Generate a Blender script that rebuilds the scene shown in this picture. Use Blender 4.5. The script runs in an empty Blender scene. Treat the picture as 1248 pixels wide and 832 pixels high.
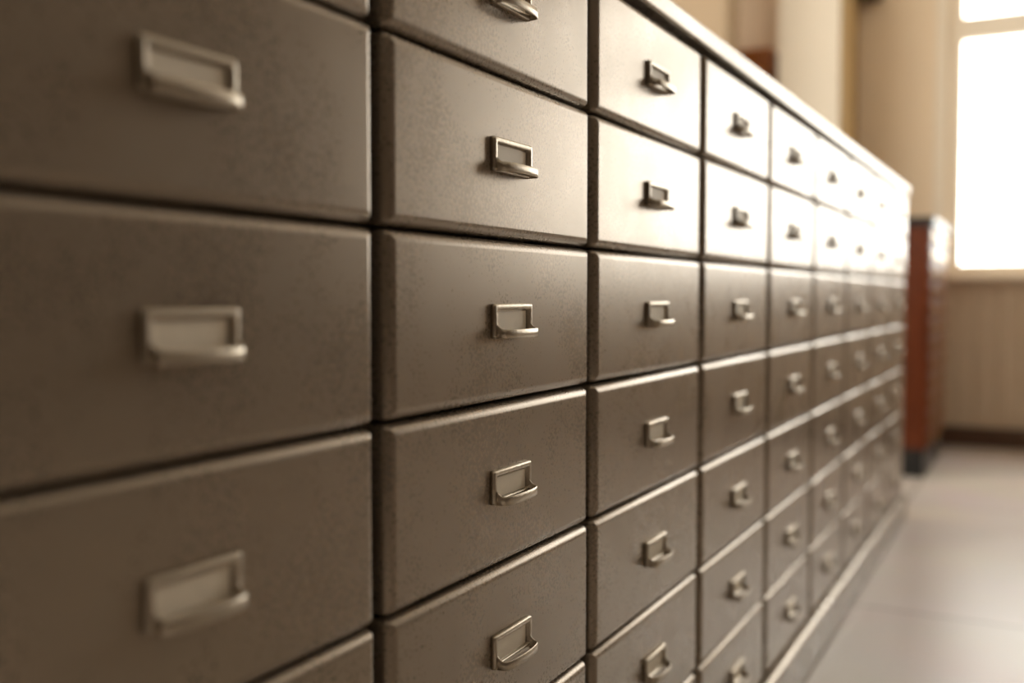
import bpy, bmesh, math, random
random.seed(7)
scene = bpy.context.scene
COL = scene.collection
pi = math.pi

# ------------------------------------------------------------------ layout (metres)
# cabinet front plane: x = 0, running along +Y; the camera stands at y = 0, x = D
D, EYE = 0.469, 0.84
PITCH_Y, GAP1 = 0.4202, 0.6587            # column pitch, position of the first post in view
YW = 6.15                                 # wall with the window
ROWS = [1.2121, 1.055, 0.8962, 0.7363, 0.5742, 0.4131, 0.2552, 0.0984]
NCOL, FIRST = 9, 0
CAB_Y0 = GAP1 - PITCH_Y
CAB_Y1 = CAB_Y0 + NCOL*PITCH_Y
XL, XR, YB, ZC = -2.6, 4.2, -3.0, 3.4

# ------------------------------------------------------------------ materials
def nt(name):
    m = bpy.data.materials.new(name); m.use_nodes = True
    t = m.node_tree
    return m, t, t.nodes, t.links, t.nodes['Principled BSDF']

def simple(name, col, rough=0.5, metal=0.0, bump=0.0, scale=40, var=0.0, spec=0.5, coords='Object'):
    m, t, N, L, b = nt(name)
    b.inputs['Base Color'].default_value = (*col, 1)
    b.inputs['Roughness'].default_value = rough
    b.inputs['Metallic'].default_value = metal
    b.inputs['Specular IOR Level'].default_value = spec
    tc = N.new('ShaderNodeTexCoord')
    if bump or var:
        no = N.new('ShaderNodeTexNoise'); no.inputs['Scale'].default_value = scale
        no.inputs['Detail'].default_value = 4
        L.new(tc.outputs[coords], no.inputs['Vector'])
        if var:
            mx = N.new('ShaderNodeMix'); mx.data_type = 'RGBA'
            mx.inputs['A'].default_value = (*[c*(1-var) for c in col], 1)
            mx.inputs['B'].default_value = (*[min(1, c*(1+var)) for c in col], 1)
            L.new(no.outputs['Fac'], mx.inputs['Factor'])
            L.new(mx.outputs['Result'], b.inputs['Base Color'])
        if bump:
            bp = N.new('ShaderNodeBump'); bp.inputs['Strength'].default_value = bump
            bp.inputs['Distance'].default_value = 0.002
            L.new(no.outputs['Fac'], bp.inputs['Height'])
            L.new(bp.outputs['Normal'], b.inputs['Normal'])
    return m

def paint_metal():
    m, t, N, L, b = nt('grey_enamel')
    geo = N.new('ShaderNodeNewGeometry')
    n1 = N.new('ShaderNodeTexNoise'); n1.inputs['Scale'].default_value = 300; n1.inputs['Detail'].default_value = 3
    n2 = N.new('ShaderNodeTexNoise'); n2.inputs['Scale'].default_value = 9; n2.inputs['Detail'].default_value = 6
    n2.inputs['Roughness'].default_value = 0.6
    n3 = N.new('ShaderNodeTexNoise'); n3.inputs['Scale'].default_value = 70; n3.inputs['Detail'].default_value = 5
    for n in (n1, n2, n3): L.new(geo.outputs['Position'], n.inputs['Vector'])
    mx = N.new('ShaderNodeMix'); mx.data_type = 'RGBA'
    mx.inputs['A'].default_value = (*PAINT_A, 1)
    mx.inputs['B'].default_value = (*PAINT_B, 1)
    L.new(n2.outputs['Fac'], mx.inputs['Factor'])
    ad = N.new('ShaderNodeMath'); ad.operation = 'MULTIPLY_ADD'; ad.inputs[1].default_value = 0.9
    L.new(n1.outputs['Fac'], ad.inputs[0]); L.new(n2.outputs['Fac'], ad.inputs[2])
    mr = N.new('ShaderNodeMapRange')
    mr.inputs['From Min'].default_value = 0.55; mr.inputs['From Max'].default_value = 1.35
    mr.inputs['To Min'].default_value = 0.22; mr.inputs['To Max'].default_value = 0.36
    L.new(ad.outputs[0], mr.inputs['Value']); L.new(mr.outputs['Result'], b.inputs['Roughness'])
    L.new(mx.outputs['Result'], b.inputs['Base Color'])
    b.inputs['Metallic'].default_value = 0.58
    b.inputs['IOR'].default_value = 1.5
    b.inputs['Specular IOR Level'].default_value = 0.4
    return m

PAINT_A, PAINT_B = (0.272, 0.220, 0.168), (0.300, 0.246, 0.188)
M = {}
M['enamel'] = paint_metal()
M['nickel'] = simple('aged_nickel', (0.44, 0.385, 0.31), 0.33, 1.0, bump=0.15, scale=300, var=0.18)
M['card'] = simple('label_card_stock', (0.84, 0.76, 0.63), 0.55, var=0.06, scale=60)
M['brass'] = simple('brass', (0.70, 0.52, 0.30), 0.25, 1.0)
M['black'] = simple('black_stone', (0.016, 0.016, 0.016), 0.35, var=0.3, scale=50)
M['tan'] = simple('tan_wall_paint', (0.85, 0.70, 0.52), 0.75, bump=0.2, scale=60, var=0.03, spec=0.3)
M['shade'] = simple('low_bounce_wall', (0.085, 0.06, 0.04), 0.75, var=0.03, spec=0.3)  # unseen walls kept dark to cut bounce onto the near drawers
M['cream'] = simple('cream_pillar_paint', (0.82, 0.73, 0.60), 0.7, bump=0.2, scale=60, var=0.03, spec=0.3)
M['dimmed'] = simple('dimmed_pillar', (0.43, 0.32, 0.21), 0.7, var=0.03, scale=12, spec=0.2)  # pillar colour darkened to offset the strong light falling on it
M['ochre'] = simple('ochre_side_shade', (0.30, 0.19, 0.075), 0.7, var=0.08, scale=12, spec=0.2)
M['ceil'] = simple('ceiling_paint', (0.90, 0.85, 0.76), 0.85, var=0.02, scale=8)
M['trim'] = simple('cream_gloss_paint', (0.82, 0.72, 0.58), 0.4, var=0.03, scale=20)
M['dark'] = simple('dark_plastic', (0.06, 0.045, 0.025), 0.5, var=0.1, scale=30)
M['basewood'] = simple('dark_brown_baseboard', (0.10, 0.05, 0.028), 0.45, var=0.3, scale=30)

def wood(name, c1, c2, rough=0.33):
    m, t, N, L, b = nt(name)
    tc = N.new('ShaderNodeTexCoord'); mp = N.new('ShaderNodeMapping')
    mp.inputs['Scale'].default_value = (9, 9, 0.9)
    L.new(tc.outputs['Object'], mp.inputs['Vector'])
    no = N.new('ShaderNodeTexNoise'); no.inputs['Scale'].default_value = 5; no.inputs['Detail'].default_value = 7
    no.inputs['Distortion'].default_value = 1.2
    L.new(mp.outputs['Vector'], no.inputs['Vector'])
    cr = N.new('ShaderNodeValToRGB')
    cr.color_ramp.elements[0].position = 0.3; cr.color_ramp.elements[0].color = (*c1, 1)
    cr.color_ramp.elements[1].position = 0.7; cr.color_ramp.elements[1].color = (*c2, 1)
    L.new(no.outputs['Fac'], cr.inputs['Fac']); L.new(cr.outputs['Color'], b.inputs['Base Color'])
    b.inputs['Roughness'].default_value = rough
    return m
M['redwood'] = wood('red_brown_wood', (0.085, 0.016, 0.002), (0.14, 0.028, 0.004))
M['orangewood'] = wood('orange_brown_wood', (0.30, 0.09, 0.014), (0.42, 0.14, 0.025))
M['wainscot'] = wood('painted_boards', (0.66, 0.53, 0.39), (0.74, 0.61, 0.46), 0.5)

def floor_mat():
    m, t, N, L, b = nt('polished_floor_tile')
    tc = N.new('ShaderNodeTexCoord')
    mp = N.new('ShaderNodeMapping'); mp.inputs['Location'].default_value = (0.02, -2.82+3.0, 0)
    L.new(tc.outputs['Object'], mp.inputs['Vector'])
    br = N.new('ShaderNodeTexBrick'); br.offset = 0
    br.inputs['Scale'].default_value = 1
    br.inputs['Brick Width'].default_value = 1.5; br.inputs['Row Height'].default_value = 1.5
    br.inputs['Mortar Size'].default_value = 0.006; br.inputs['Mortar Smooth'].default_value = 0.3
    br.inputs['Color1'].default_value = (0.55, 0.49, 0.445, 1); br.inputs['Color2'].default_value = (0.58, 0.515, 0.465, 1)
    br.inputs['Mortar'].default_value = (0.22, 0.18, 0.14, 1)
    L.new(mp.outputs['Vector'], br.inputs['Vector'])
    no = N.new('ShaderNodeTexNoise'); no.inputs['Scale'].default_value = 2.3; no.inputs['Detail'].default_value = 5
    L.new(tc.outputs['Object'], no.inputs['Vector'])
    mx = N.new('ShaderNodeMix'); mx.data_type = 'RGBA'; mx.blend_type = 'MULTIPLY'; mx.inputs['Factor'].default_value = 0.25
    L.new(br.outputs['Color'], mx.inputs['A']); L.new(no.outputs['Color'], mx.inputs['B'])
    cr = N.new('ShaderNodeMapRange'); cr.inputs['To Min'].default_value = 0.26; cr.inputs['To Max'].default_value = 0.40
    L.new(no.outputs['Fac'], cr.inputs['Value']); L.new(cr.outputs['Result'], b.inputs['Roughness'])
    L.new(mx.outputs['Result'], b.inputs['Base Color'])
    return m
M['floor'] = floor_mat()

def glass_mat():
    m = bpy.data.materials.new('window_glass'); m.use_nodes = True
    t = m.node_tree; N = t.nodes; L = t.links; N.clear()
    o = N.new('ShaderNodeOutputMaterial'); mix = N.new('ShaderNodeMixShader')
    tr = N.new('ShaderNodeBsdfTransparent'); gl = N.new('ShaderNodeBsdfGlossy')
    tr.inputs['Color'].default_value = (0.97, 0.98, 0.97, 1); gl.inputs['Roughness'].default_value = 0.02
    mix.inputs[0].default_value = 0.06
    L.new(tr.outputs[0], mix.inputs[1]); L.new(gl.outputs[0], mix.inputs[2]); L.new(mix.outputs[0], o.inputs[0])
    return m
M['glass'] = glass_mat()

# ------------------------------------------------------------------ mesh helpers
def link(name, bm, mat, parent=None, smooth=False):
    me = bpy.data.meshes.new(name)
    bmesh.ops.recalc_face_normals(bm, faces=bm.faces[:])
    bm.to_mesh(me); bm.free()
    me.materials.append(mat)
    if smooth:
        for p in me.polygons: p.use_smooth = True
    o = bpy.data.objects.new(name, me); COL.objects.link(o)
    if parent: o.parent = parent
    return o

def add_box(bm, x0, x1, y0, y1, z0, z1, bev=0.0, seg=2):
    ret = bmesh.ops.create_cube(bm, size=1.0)
    vs = ret['verts']
    for v in vs:
        v.co.x = x0 + (v.co.x+0.5)*(x1-x0); v.co.y = y0 + (v.co.y+0.5)*(y1-y0); v.co.z = z0 + (v.co.z+0.5)*(z1-z0)
    if bev > 0:
        es = list({e for v in vs for e in v.link_edges})
        bmesh.ops.bevel(bm, geom=es, offset=bev, segments=seg, affect='EDGES', profile=0.5)

def boxes(name, lst, mat, parent=None, bev=0.0, seg=2):
    bm = bmesh.new()
    for b in lst: add_box(bm, *b, bev=bev, seg=seg)
    return link(name, bm, mat, parent)

def rrect(hw, hh, r, n=5):
    """rounded rectangle outline in (y, z), counter-clockwise"""
    pts = []
    r = max(r, 1e-4)
    for cx, cy, a0 in ((hw-r, hh-r, 0), (-hw+r, hh-r, 90), (-hw+r, -hh+r, 180), (hw-r, -hh+r, 270)):
        for k in range(n):
            a = math.radians(a0 + 90*k/(n-1))
            pts.append((cx + r*math.cos(a), cy + r*math.sin(a)))
    return pts

def loft(bm, loops, cap0=False, cap1=False):
    rings = [[bm.verts.new(p) for p in l] for l in loops]
    n = len(rings[0])
    fs = []
    for a, b in zip(rings[:-1], rings[1:]):
        for i in range(n):
            fs.append(bm.faces.new((a[i], a[(i+1) % n], b[(i+1) % n], b[i])))
    for f in fs: f.smooth = True
    if cap0: bm.faces.new(rings[0][::-1])
    if cap1: bm.faces.new(rings[-1])
    return rings

def slab(bm, hw, hh, depth, r, rc, seg=5, x_front=0.0):
    """a sheet-metal drawer front: rounded front edges, corner radius rc, front face at x_front"""
    loops = [[(x_front-depth, y, z) for y, z in rrect(hw, hh, rc)]]
    for k in range(seg+1):
        a = pi/2*k/seg
        t = k/seg; ins = r*(0.85*(1-math.cos(a)) + 0.15*t); x = x_front - r + r*(0.85*math.sin(a) + 0.15*t)
        loops.append([(x, y, z) for y, z in rrect(hw-ins, hh-ins, max(rc-ins, 0.0012))])
    loops.append([(x_front, y, z) for y, z in rrect(hw-r-0.0006, hh-r-0.0006, 0.001)])
    loft(bm, loops, True, True)

def props(o, label=None, cat=None, group=None, kind=None):
    if label: o['label'] = label
    if cat: o['category'] = cat
    if group: o['group'] = group
    if kind: o['kind'] = kind
    return o

def empty(name, loc=(0, 0, 0)):
    o = bpy.data.objects.new(name, None); COL.objects.link(o)
    o.location = loc; o.empty_display_size = 0.1
    return o

# ------------------------------------------------------------------ the room
def structure(name, lst, mat, bev=0.0):
    return props(boxes(name, lst, mat, bev=bev), kind='structure')

fl = structure('floor', [(XL-0.2, XR+0.2, YB-0.2, YW+0.3, -0.1, 0.0)], M['floor'])
structure('ceiling', [(XL-0.2, XR+0.2, YB-0.2, YW+0.3, ZC, ZC+0.1)], M['ceil'])
# left wall (behind the bank of drawers) with an unseen opening added for fill light
RW = (-2.6, 4.2, 1.2, 3.2)
structure('wall_left', [(XL-0.2, XL, YB, RW[0], 0, ZC), (XL-0.2, XL, RW[1], YW+0.3, 0, ZC),
                        (XL-0.2, XL, RW[0], RW[1], 0, RW[2]), (XL-0.2, XL, RW[0], RW[1], RW[3], ZC)], M['tan'])
structure('wall_back', [(XL, XR, YB-0.2, YB, 0, ZC)], M['shade'])
structure('wall_right', [(XR, XR+0.2, YB, YW+0.3, 0, ZC)], M['shade'])
# far wall with the wide window opening
WX0, WX1, WZ0, WZ1 = -0.05, 2.75, 0.96, 3.0
structure('wall_front', [(XL, WX0, YW, YW+0.3, 0, ZC), (WX1, XR, YW, YW+0.3, 0, ZC),
                         (WX0, WX1, YW, YW+0.3, 0, WZ0-0.04), (WX0, WX1, YW, YW+0.3, WZ1, ZC)], M['tan'])

def window(name, frames, panes):
    w = props(empty(name), kind='structure')
    boxes('window_frame', frames, M['trim'], w, bev=0.006)
    for p in panes: boxes('pane', [p], M['glass'], w)
    return w
yf0, yf1 = YW+0.03, YW+0.09
mull = [(WX0, 0.028), (0.90, 0.96), (1.83, 1.89), (2.68, WX1)]
frames = [(a, b, yf0, yf1, WZ0, WZ1) for a, b in mull]
for (a, b), (c, d) in zip(mull[:-1], mull[1:]):
    frames += [(b-0.004, c+0.004, yf0+0.004, yf1-0.004, z0, z1) for z0, z1 in ((WZ0+0.002, 1.02), (2.265, 2.395), (2.94, WZ1-0.002))]
panes = []
for (a, b), (c, d) in zip(mull[:-1], mull[1:]):
    panes += [(b, c, yf0+0.028, yf0+0.032, 1.02, 2.265), (b, c, yf0+0.028, yf0+0.032, 2.395, 2.94)]
window('window_1', frames, panes)
structure('trim_1', [(-0.112, WX0, YW-0.022, YW, 0.96, 3.06), (WX1, WX1+0.065, YW-0.022, YW, 0.96, 3.06),
                     (WX0, WX1, YW-0.022, YW, WZ1, 3.06)], M['trim'], bev=0.004)
structure('window_sill', [(-0.15, WX1+0.1, YW-0.07, YW+0.1, 0.925, 0.96)], M['trim'], bev=0.006)
yr = (RW[0]+RW[1])/2
wx = XL-0.09
window('fill_window',  # unseen window added to brighten the pillars and far wall
       [(wx, wx+0.06, yy-0.03, yy+0.03, RW[2], RW[3]) for yy in (RW[0]+0.03, RW[0]+1.33, RW[1]-1.33, RW[1]-0.03)] +
       [(wx, wx+0.06, RW[0], RW[1], RW[2], RW[2]+0.06), (wx, wx+0.06, RW[0], RW[1], RW[3]-0.06, RW[3])],
       [(wx+0.028, wx+0.032, a+0.03, b-0.03, RW[2]+0.06, RW[3]-0.06) for a, b in
        ((RW[0]+0.03, RW[0]+1.33), (RW[0]+1.33, RW[1]-1.33), (RW[1]-1.33, RW[1]-0.03))])

# wainscot: vertical boards with grooves under the sill
bm = bmesh.new()
x = -0.52
while x < XR-0.02:
    add_box(bm, x+0.002, min(x+0.108, XR)-0.002, YW-0.018, YW, 0.11, 0.905, bev=0.004, seg=1)
    x += 0.108
props(link('wall_panelling', bm, M['wainscot']), kind='structure')
structure('trim_2', [(-0.52, XR, YW-0.03, YW, 0.895, 0.925)], M['wainscot'], bev=0.004)
structure('baseboard_front', [(-0.52, XR, YW-0.03, YW, 0.0, 0.11)], M['basewood'], bev=0.004)

# pillars
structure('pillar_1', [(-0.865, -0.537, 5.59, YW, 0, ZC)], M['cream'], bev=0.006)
structure('pillar_2', [(-1.50, -1.040, 5.2, 5.45, 0, ZC)], M['dimmed'], bev=0.006)
structure('side_shade_board', [(-0.537, -0.525, 5.62, YW-0.03, 0.0, ZC)], M['ochre'], bev=0.003)  # ochre board added so the pillar's window side shows dark

# small dark box high on the wall
wb = empty('wall_box', (-0.455, YW, 2.66)); props(wb, 'small dark box mounted high on the tan wall between pillar and window', 'wall box')
boxes('casing', [(-0.055, 0.055, -0.11, 0.0, -0.125, 0.125)], M['dark'], wb, bev=0.008)
boxes('front_cover', [(-0.045, 0.045, -0.118, -0.11, -0.11, 0.11)], M['black'], wb, bev=0.003)

# ------------------------------------------------------------------ the long bank of drawers
cab = empty('filing_cabinet', (-0.25, (CAB_Y0+CAB_Y1)/2, 0))
props(cab, 'long taupe grey metal cabinet with seven rows of small drawers and nickel pulls', 'filing cabinet')
oy = (CAB_Y0+CAB_Y1)/2
def cb(l): return [(a+0.25, b+0.25, c-oy, d-oy, e, f) for a, b, c, d, e, f in l]
TOPZ = 1.2488
# carcass: recessed core, end panels
bm = bmesh.new()
for b in cb([(-0.55, -0.048, CAB_Y0+0.003, CAB_Y1-0.003, 0.09, 1.216)]): add_box(bm, *b)
for b in cb([(-0.552, -0.003, CAB_Y1-0.008, CAB_Y1+0.004, 0.0, 1.2185), (-0.552, -0.003, CAB_Y0-0.004, CAB_Y0+0.008, 0.0, 1.2185)]): add_box(bm, *b, bev=0.002)
link('body', bm, M['enamel'], cab)
boxes('top', cb([(-0.56, 0.006, CAB_Y0-0.010, CAB_Y1+0.008, 1.2195, TOPZ)]), M['enamel'], cab, bev=0.005, seg=3)
boxes('plinth', cb([(-0.54, 0.020, CAB_Y0-0.006, CAB_Y1+0.004, 0.0, 0.0955)]), M['enamel'], cab, bev=0.010, seg=2)

VG = 0.0026                                # gap between rows
HWID = (PITCH_Y-0.018)/2
heights = []
def drawer_mesh(h):
    bm = bmesh.new()
    hh = (h-VG)/2
    slab(bm, HWID, hh, 0.040, 0.0095, 0.006)
    # tray behind the front
    me = bpy.data.meshes.new('drawer')
    bmesh.ops.recalc_face_normals(bm, faces=bm.faces[:])
    bm.to_mesh(me); bm.free(); me.materials.append(M['enamel'])
    return me

def holder_mesh():
    bm = bmesh.new()
    hw, hh, b = 0.0396, 0.0166, 0.0058
    L_ = []
    def lp(w, h, r, x): return [(x, y, z) for y, z in rrect(w, h, r)]
    L_.append(lp(hw, hh, 0.003, 0.0))
    L_.append(lp(hw, hh, 0.003, 0.0036))
    L_.append(lp(hw-0.0006, hh-0.0006, 0.0026, 0.0048))
    L_.append(lp(hw-0.0016, hh-0.0016, 0.002, 0.0053))
    L_.append(lp(hw-b+0.0012, hh-b+0.0012, 0.0014, 0.0053))
    L_.append(lp(hw-b+0.0004, hh-b+0.0004, 0.0012, 0.0049))
    L_.append(lp(hw-b, hh-b, 0.001, 0.0040))
    L_.append(lp(hw-b, hh-b, 0.001, 0.0004))
    loft(bm, L_, True, True)
    me = bpy.data.meshes.new('label_holder'); bmesh.ops.recalc_face_normals(bm, faces=bm.faces[:]); bm.to_mesh(me); bm.free()
    me.materials.append(M['nickel']); return me

def card_mesh():
    bm = bmesh.new()
    add_box(bm, 0.0005, 0.0016, -0.0325, 0.0310, -0.0106, 0.0094, bev=0.0003, seg=1)
    me = bpy.data.meshes.new('label_card'); bm.to_mesh(me); bm.free()
    me.materials.append(M['card']); return me

def pull_mesh():
    """bent flat strip bowed out from the lower part of the label holder, deeper where it meets the holder"""
    half = [(0.0350, 0.0008), (0.0353, 0.006), (0.0348, 0.0115), (0.0318, 0.0152), (0.0225, 0.0174), (0.011, 0.0184)]
    ctrl = [(-y, x) for y, x in half] + [(0, 0.0187)] + half[::-1]
    # smooth with Catmull-Rom
    P = []
    for i in range(len(ctrl)-1):
        p0 = ctrl[max(i-1, 0)]; p1 = ctrl[i]; p2 = ctrl[i+1]; p3 = ctrl[min(i+2, len(ctrl)-1)]
        for k in range(4):
            t = k/4
            P.append(tuple(0.5*((2*p1[j]) + (-p0[j]+p2[j])*t + (2*p0[j]-5*p1[j]+4*p2[j]-p3[j])*t*t + (-p0[j]+3*p1[j]-3*p2[j]+p3[j])*t**3) for j in (0, 1)))
    P.append(ctrl[-1])
    th = 0.0012
    bm = bmesh.new(); rings = []
    for i, (y, x) in enumerate(P):
        a = P[max(i-1, 0)]; b = P[min(i+1, len(P)-1)]
        ty, tx = b[0]-a[0], b[1]-a[1]; l = math.hypot(ty, tx); ty /= l; tx /= l
        ny, nx = -tx, ty                    # pointing outwards (+x at the middle)
        s = max(0.0, 1 - x/0.014)
        zb = -0.0168; zt = -0.0168 + 0.0088 + 0.0145*s**2.4
        e = 0.0004
        prof = [(0, zb+e), (e, zb), (th-e, zb), (th, zb+e), (th, zt-e), (th-e, zt), (e, zt), (0, zt-e)]
        # the strip is slightly dished outwards in its middle
        ring = []
        for d, z in prof:
            bulge = 0.0007*math.sin(pi*(z-zb)/(zt-zb))
            dd = d - th + bulge
            ring.append(bm.verts.new((x+nx*dd, y+ny*dd, z)))
        rings.append(ring)
    for a, b in zip(rings[:-1], rings[1:]):
        for i in range(8):
            f = bm.faces.new((a[i], a[(i+1) % 8], b[(i+1) % 8], b[i])); f.smooth = True
    bm.faces.new(rings[0]); bm.faces.new(rings[-1][::-1])
    me = bpy.data.meshes.new('pull'); bmesh.ops.recalc_face_normals(bm, faces=bm.faces[:]); bm.to_mesh(me); bm.free()
    me.materials.append(M['nickel']); return me

HM, CM, PM = holder_mesh(), card_mesh(), pull_mesh()
for r in range(7):
    zt, zb = ROWS[r], ROWS[r+1]
    dm = drawer_mesh(zt-zb)
    for c in range(FIRST, NCOL):
        yc = CAB_Y0 + (c+0.5)*PITCH_Y
        d = bpy.data.objects.new('drawer', dm); COL.objects.link(d); d.parent = cab
        d.location = (0.25 + random.uniform(-0.0006, 0.0006), yc-oy + random.uniform(-0.0004, 0.0004), (zt+zb)/2 + random.uniform(-0.0003, 0.0003))
        for nm, me, lab in (('label_holder', HM, 'nickel label frame'), ('label_card', CM, 'beige blank card'), ('pull', PM, 'bowed nickel finger pull')):
            o = bpy.data.objects.new(nm, me); COL.objects.link(o); o.parent = d
            o.location = (0.0, 0.005, 0.0)
            o['label'] = lab

# ------------------------------------------------------------------ wooden card catalogue beyond the bank
cat = empty('card_catalog', (-0.26, 5.35, 0))
props(cat, 'red brown wooden card catalogue with black top and black base by the window', 'card catalogue')
Y0, Y1 = -0.39, 0.41
boxes('body', [(-0.26, 0.245, Y0+0.012, Y1, 0.13, 1.165)], M['redwood'], cat, bev=0.003)
boxes('side_frame', [(-0.26, -0.20, Y0, Y0+0.012, 0.13, 1.165), (0.19, 0.25, Y0, Y0+0.012, 0.13, 1.165),
                     (-0.20, 0.19, Y0, Y0+0.012, 0.13, 0.22), (-0.20, 0.19, Y0, Y0+0.012, 1.09, 1.165)], M['redwood'], cat, bev=0.002)
boxes('top', [(-0.275, 0.27, Y0-0.012, Y1+0.01, 1.165, 1.205)], M['black'], cat, bev=0.004)
boxes('base', [(-0.25, 0.24, Y0+0.004, Y1-0.01, 0.0, 0.13)], M['black'], cat, bev=0.004)
bmd = bmesh.new(); add_box(bmd, 0, 0.014, -0.093, 0.093, -0.0375, 0.0375, bev=0.004)
md = bpy.data.meshes.new('drawer'); bmd.to_mesh(md); bmd.free(); md.materials.append(M['redwood'])
bmp = bmesh.new()
add_box(bmp, 0.0, 0.003, -0.03, 0.03, -0.02, 0.02, bev=0.001)
for k in range(8):                          # half-round cup below the label
    a0 = pi*k/8
    add_box(bmp, 0.003, 0.018-0.010*abs(math.cos(a0+pi/16)), -0.025+0.00625*k, -0.01875+0.00625*k, -0.016, -0.008, bev=0.0)
mp_ = bpy.data.meshes.new('pull'); bmp.to_mesh(mp_); bmp.free(); mp_.materials.append(M['brass'])
for r in range(12):
    for c in range(4):
        d = bpy.data.objects.new('drawer', md); COL.objects.link(d); d.parent = cat
        d.location = (0.245, Y0+0.012+0.1+c*0.196, 0.13+0.045+r*0.0855)
        p = bpy.data.objects.new('pull', mp_); COL.objects.link(p); p.parent = d; p.location = (0.014, 0, 0)
        p['label'] = 'brass pull'

# ------------------------------------------------------------------ tall cupboard behind the pillars
cu = empty('wooden_cupboard', (-1.25, 5.87, 0))
props(cu, 'tall orange brown wooden cupboard showing between the two cream pillars', 'cupboard')
boxes('body', [(-0.33, 0.33, -0.22, 0.25, 0.08, 2.17)], M['orangewood'], cu, bev=0.004)
boxes('cornice', [(-0.335, 0.335, -0.235, 0.255, 2.17, 2.225)], M['orangewood'], cu, bev=0.006)
boxes('base', [(-0.325, 0.325, -0.21, 0.245, 0.0, 0.08)], M['orangewood'], cu, bev=0.004)
for s in (-1, 1):
    dr = boxes('door', [(-0.155, 0.155, -0.018, 0, 0.12, 2.13), ], M['orangewood'], cu, bev=0.004); dr.location = (s*0.161, -0.22, 0)
    kb = bmesh.new(); bmesh.ops.create_uvsphere(kb, u_segments=12, v_segments=8, radius=0.014)
    k = link('knob', kb, M['brass'], dr, True); k.location = (-s*0.125, -0.03, 1.1)

# ------------------------------------------------------------------ light: daylight through the front window and the added side one
w = bpy.data.worlds.new('World'); scene.world = w; w.use_nodes = True
bg = w.node_tree.nodes['Background']
bg.inputs['Color'].default_value = (1.0, 0.955, 0.90, 1); bg.inputs['Strength'].default_value = 7.6
def portal(name, loc, rot, sx, sy):
    l = bpy.data.lights.new(name, 'AREA'); l.shape = 'RECTANGLE'; l.size = sx; l.size_y = sy
    l.cycles.is_portal = True
    o = bpy.data.objects.new(name, l); COL.objects.link(o); o.location = loc; o.rotation_euler = rot
portal('daylight_window_front', ((WX0+WX1)/2, YW+0.2, (WZ0+WZ1)/2), (-pi/2, 0, 0), WX1-WX0, WZ1-WZ0)
portal('fill_portal_side', (XL-0.15, yr, (RW[2]+RW[3])/2), (0, -pi/2, 0), RW[3]-RW[2], RW[1]-RW[0])  # fill light through the added side opening

# ------------------------------------------------------------------ camera
F = 1220.0
cd = bpy.data.cameras.new('camera'); cam = bpy.data.objects.new('camera', cd); COL.objects.link(cam)
cd.sensor_width = 36; cd.lens = F/1248*36
cam.location = (D, 0, EYE)
pitch = math.atan(55/F); yaw = math.atan(652*math.cos(pitch)/F)
cam.rotation_euler = (pi/2 - pitch, 0, yaw)
cd.clip_start = 0.02
cd.dof.use_dof = True; cd.dof.focus_distance = 1.03; cd.dof.aperture_fstop = 2.0
scene.camera = cam

# ------------------------------------------------------------------ view
vs = scene.view_settings
scene.display_settings.display_device = 'sRGB'
vs.view_transform = 'Standard'; vs.look = 'None'; vs.gamma = 1; vs.use_curve_mapping = False
vs.exposure = 0.13
c = scene.cycles
c.use_denoising = True
c.max_bounces = 10; c.diffuse_bounces = 6; c.glossy_bounces = 5; c.transparent_max_bounces = 8
c.sample_clamp_indirect = 8
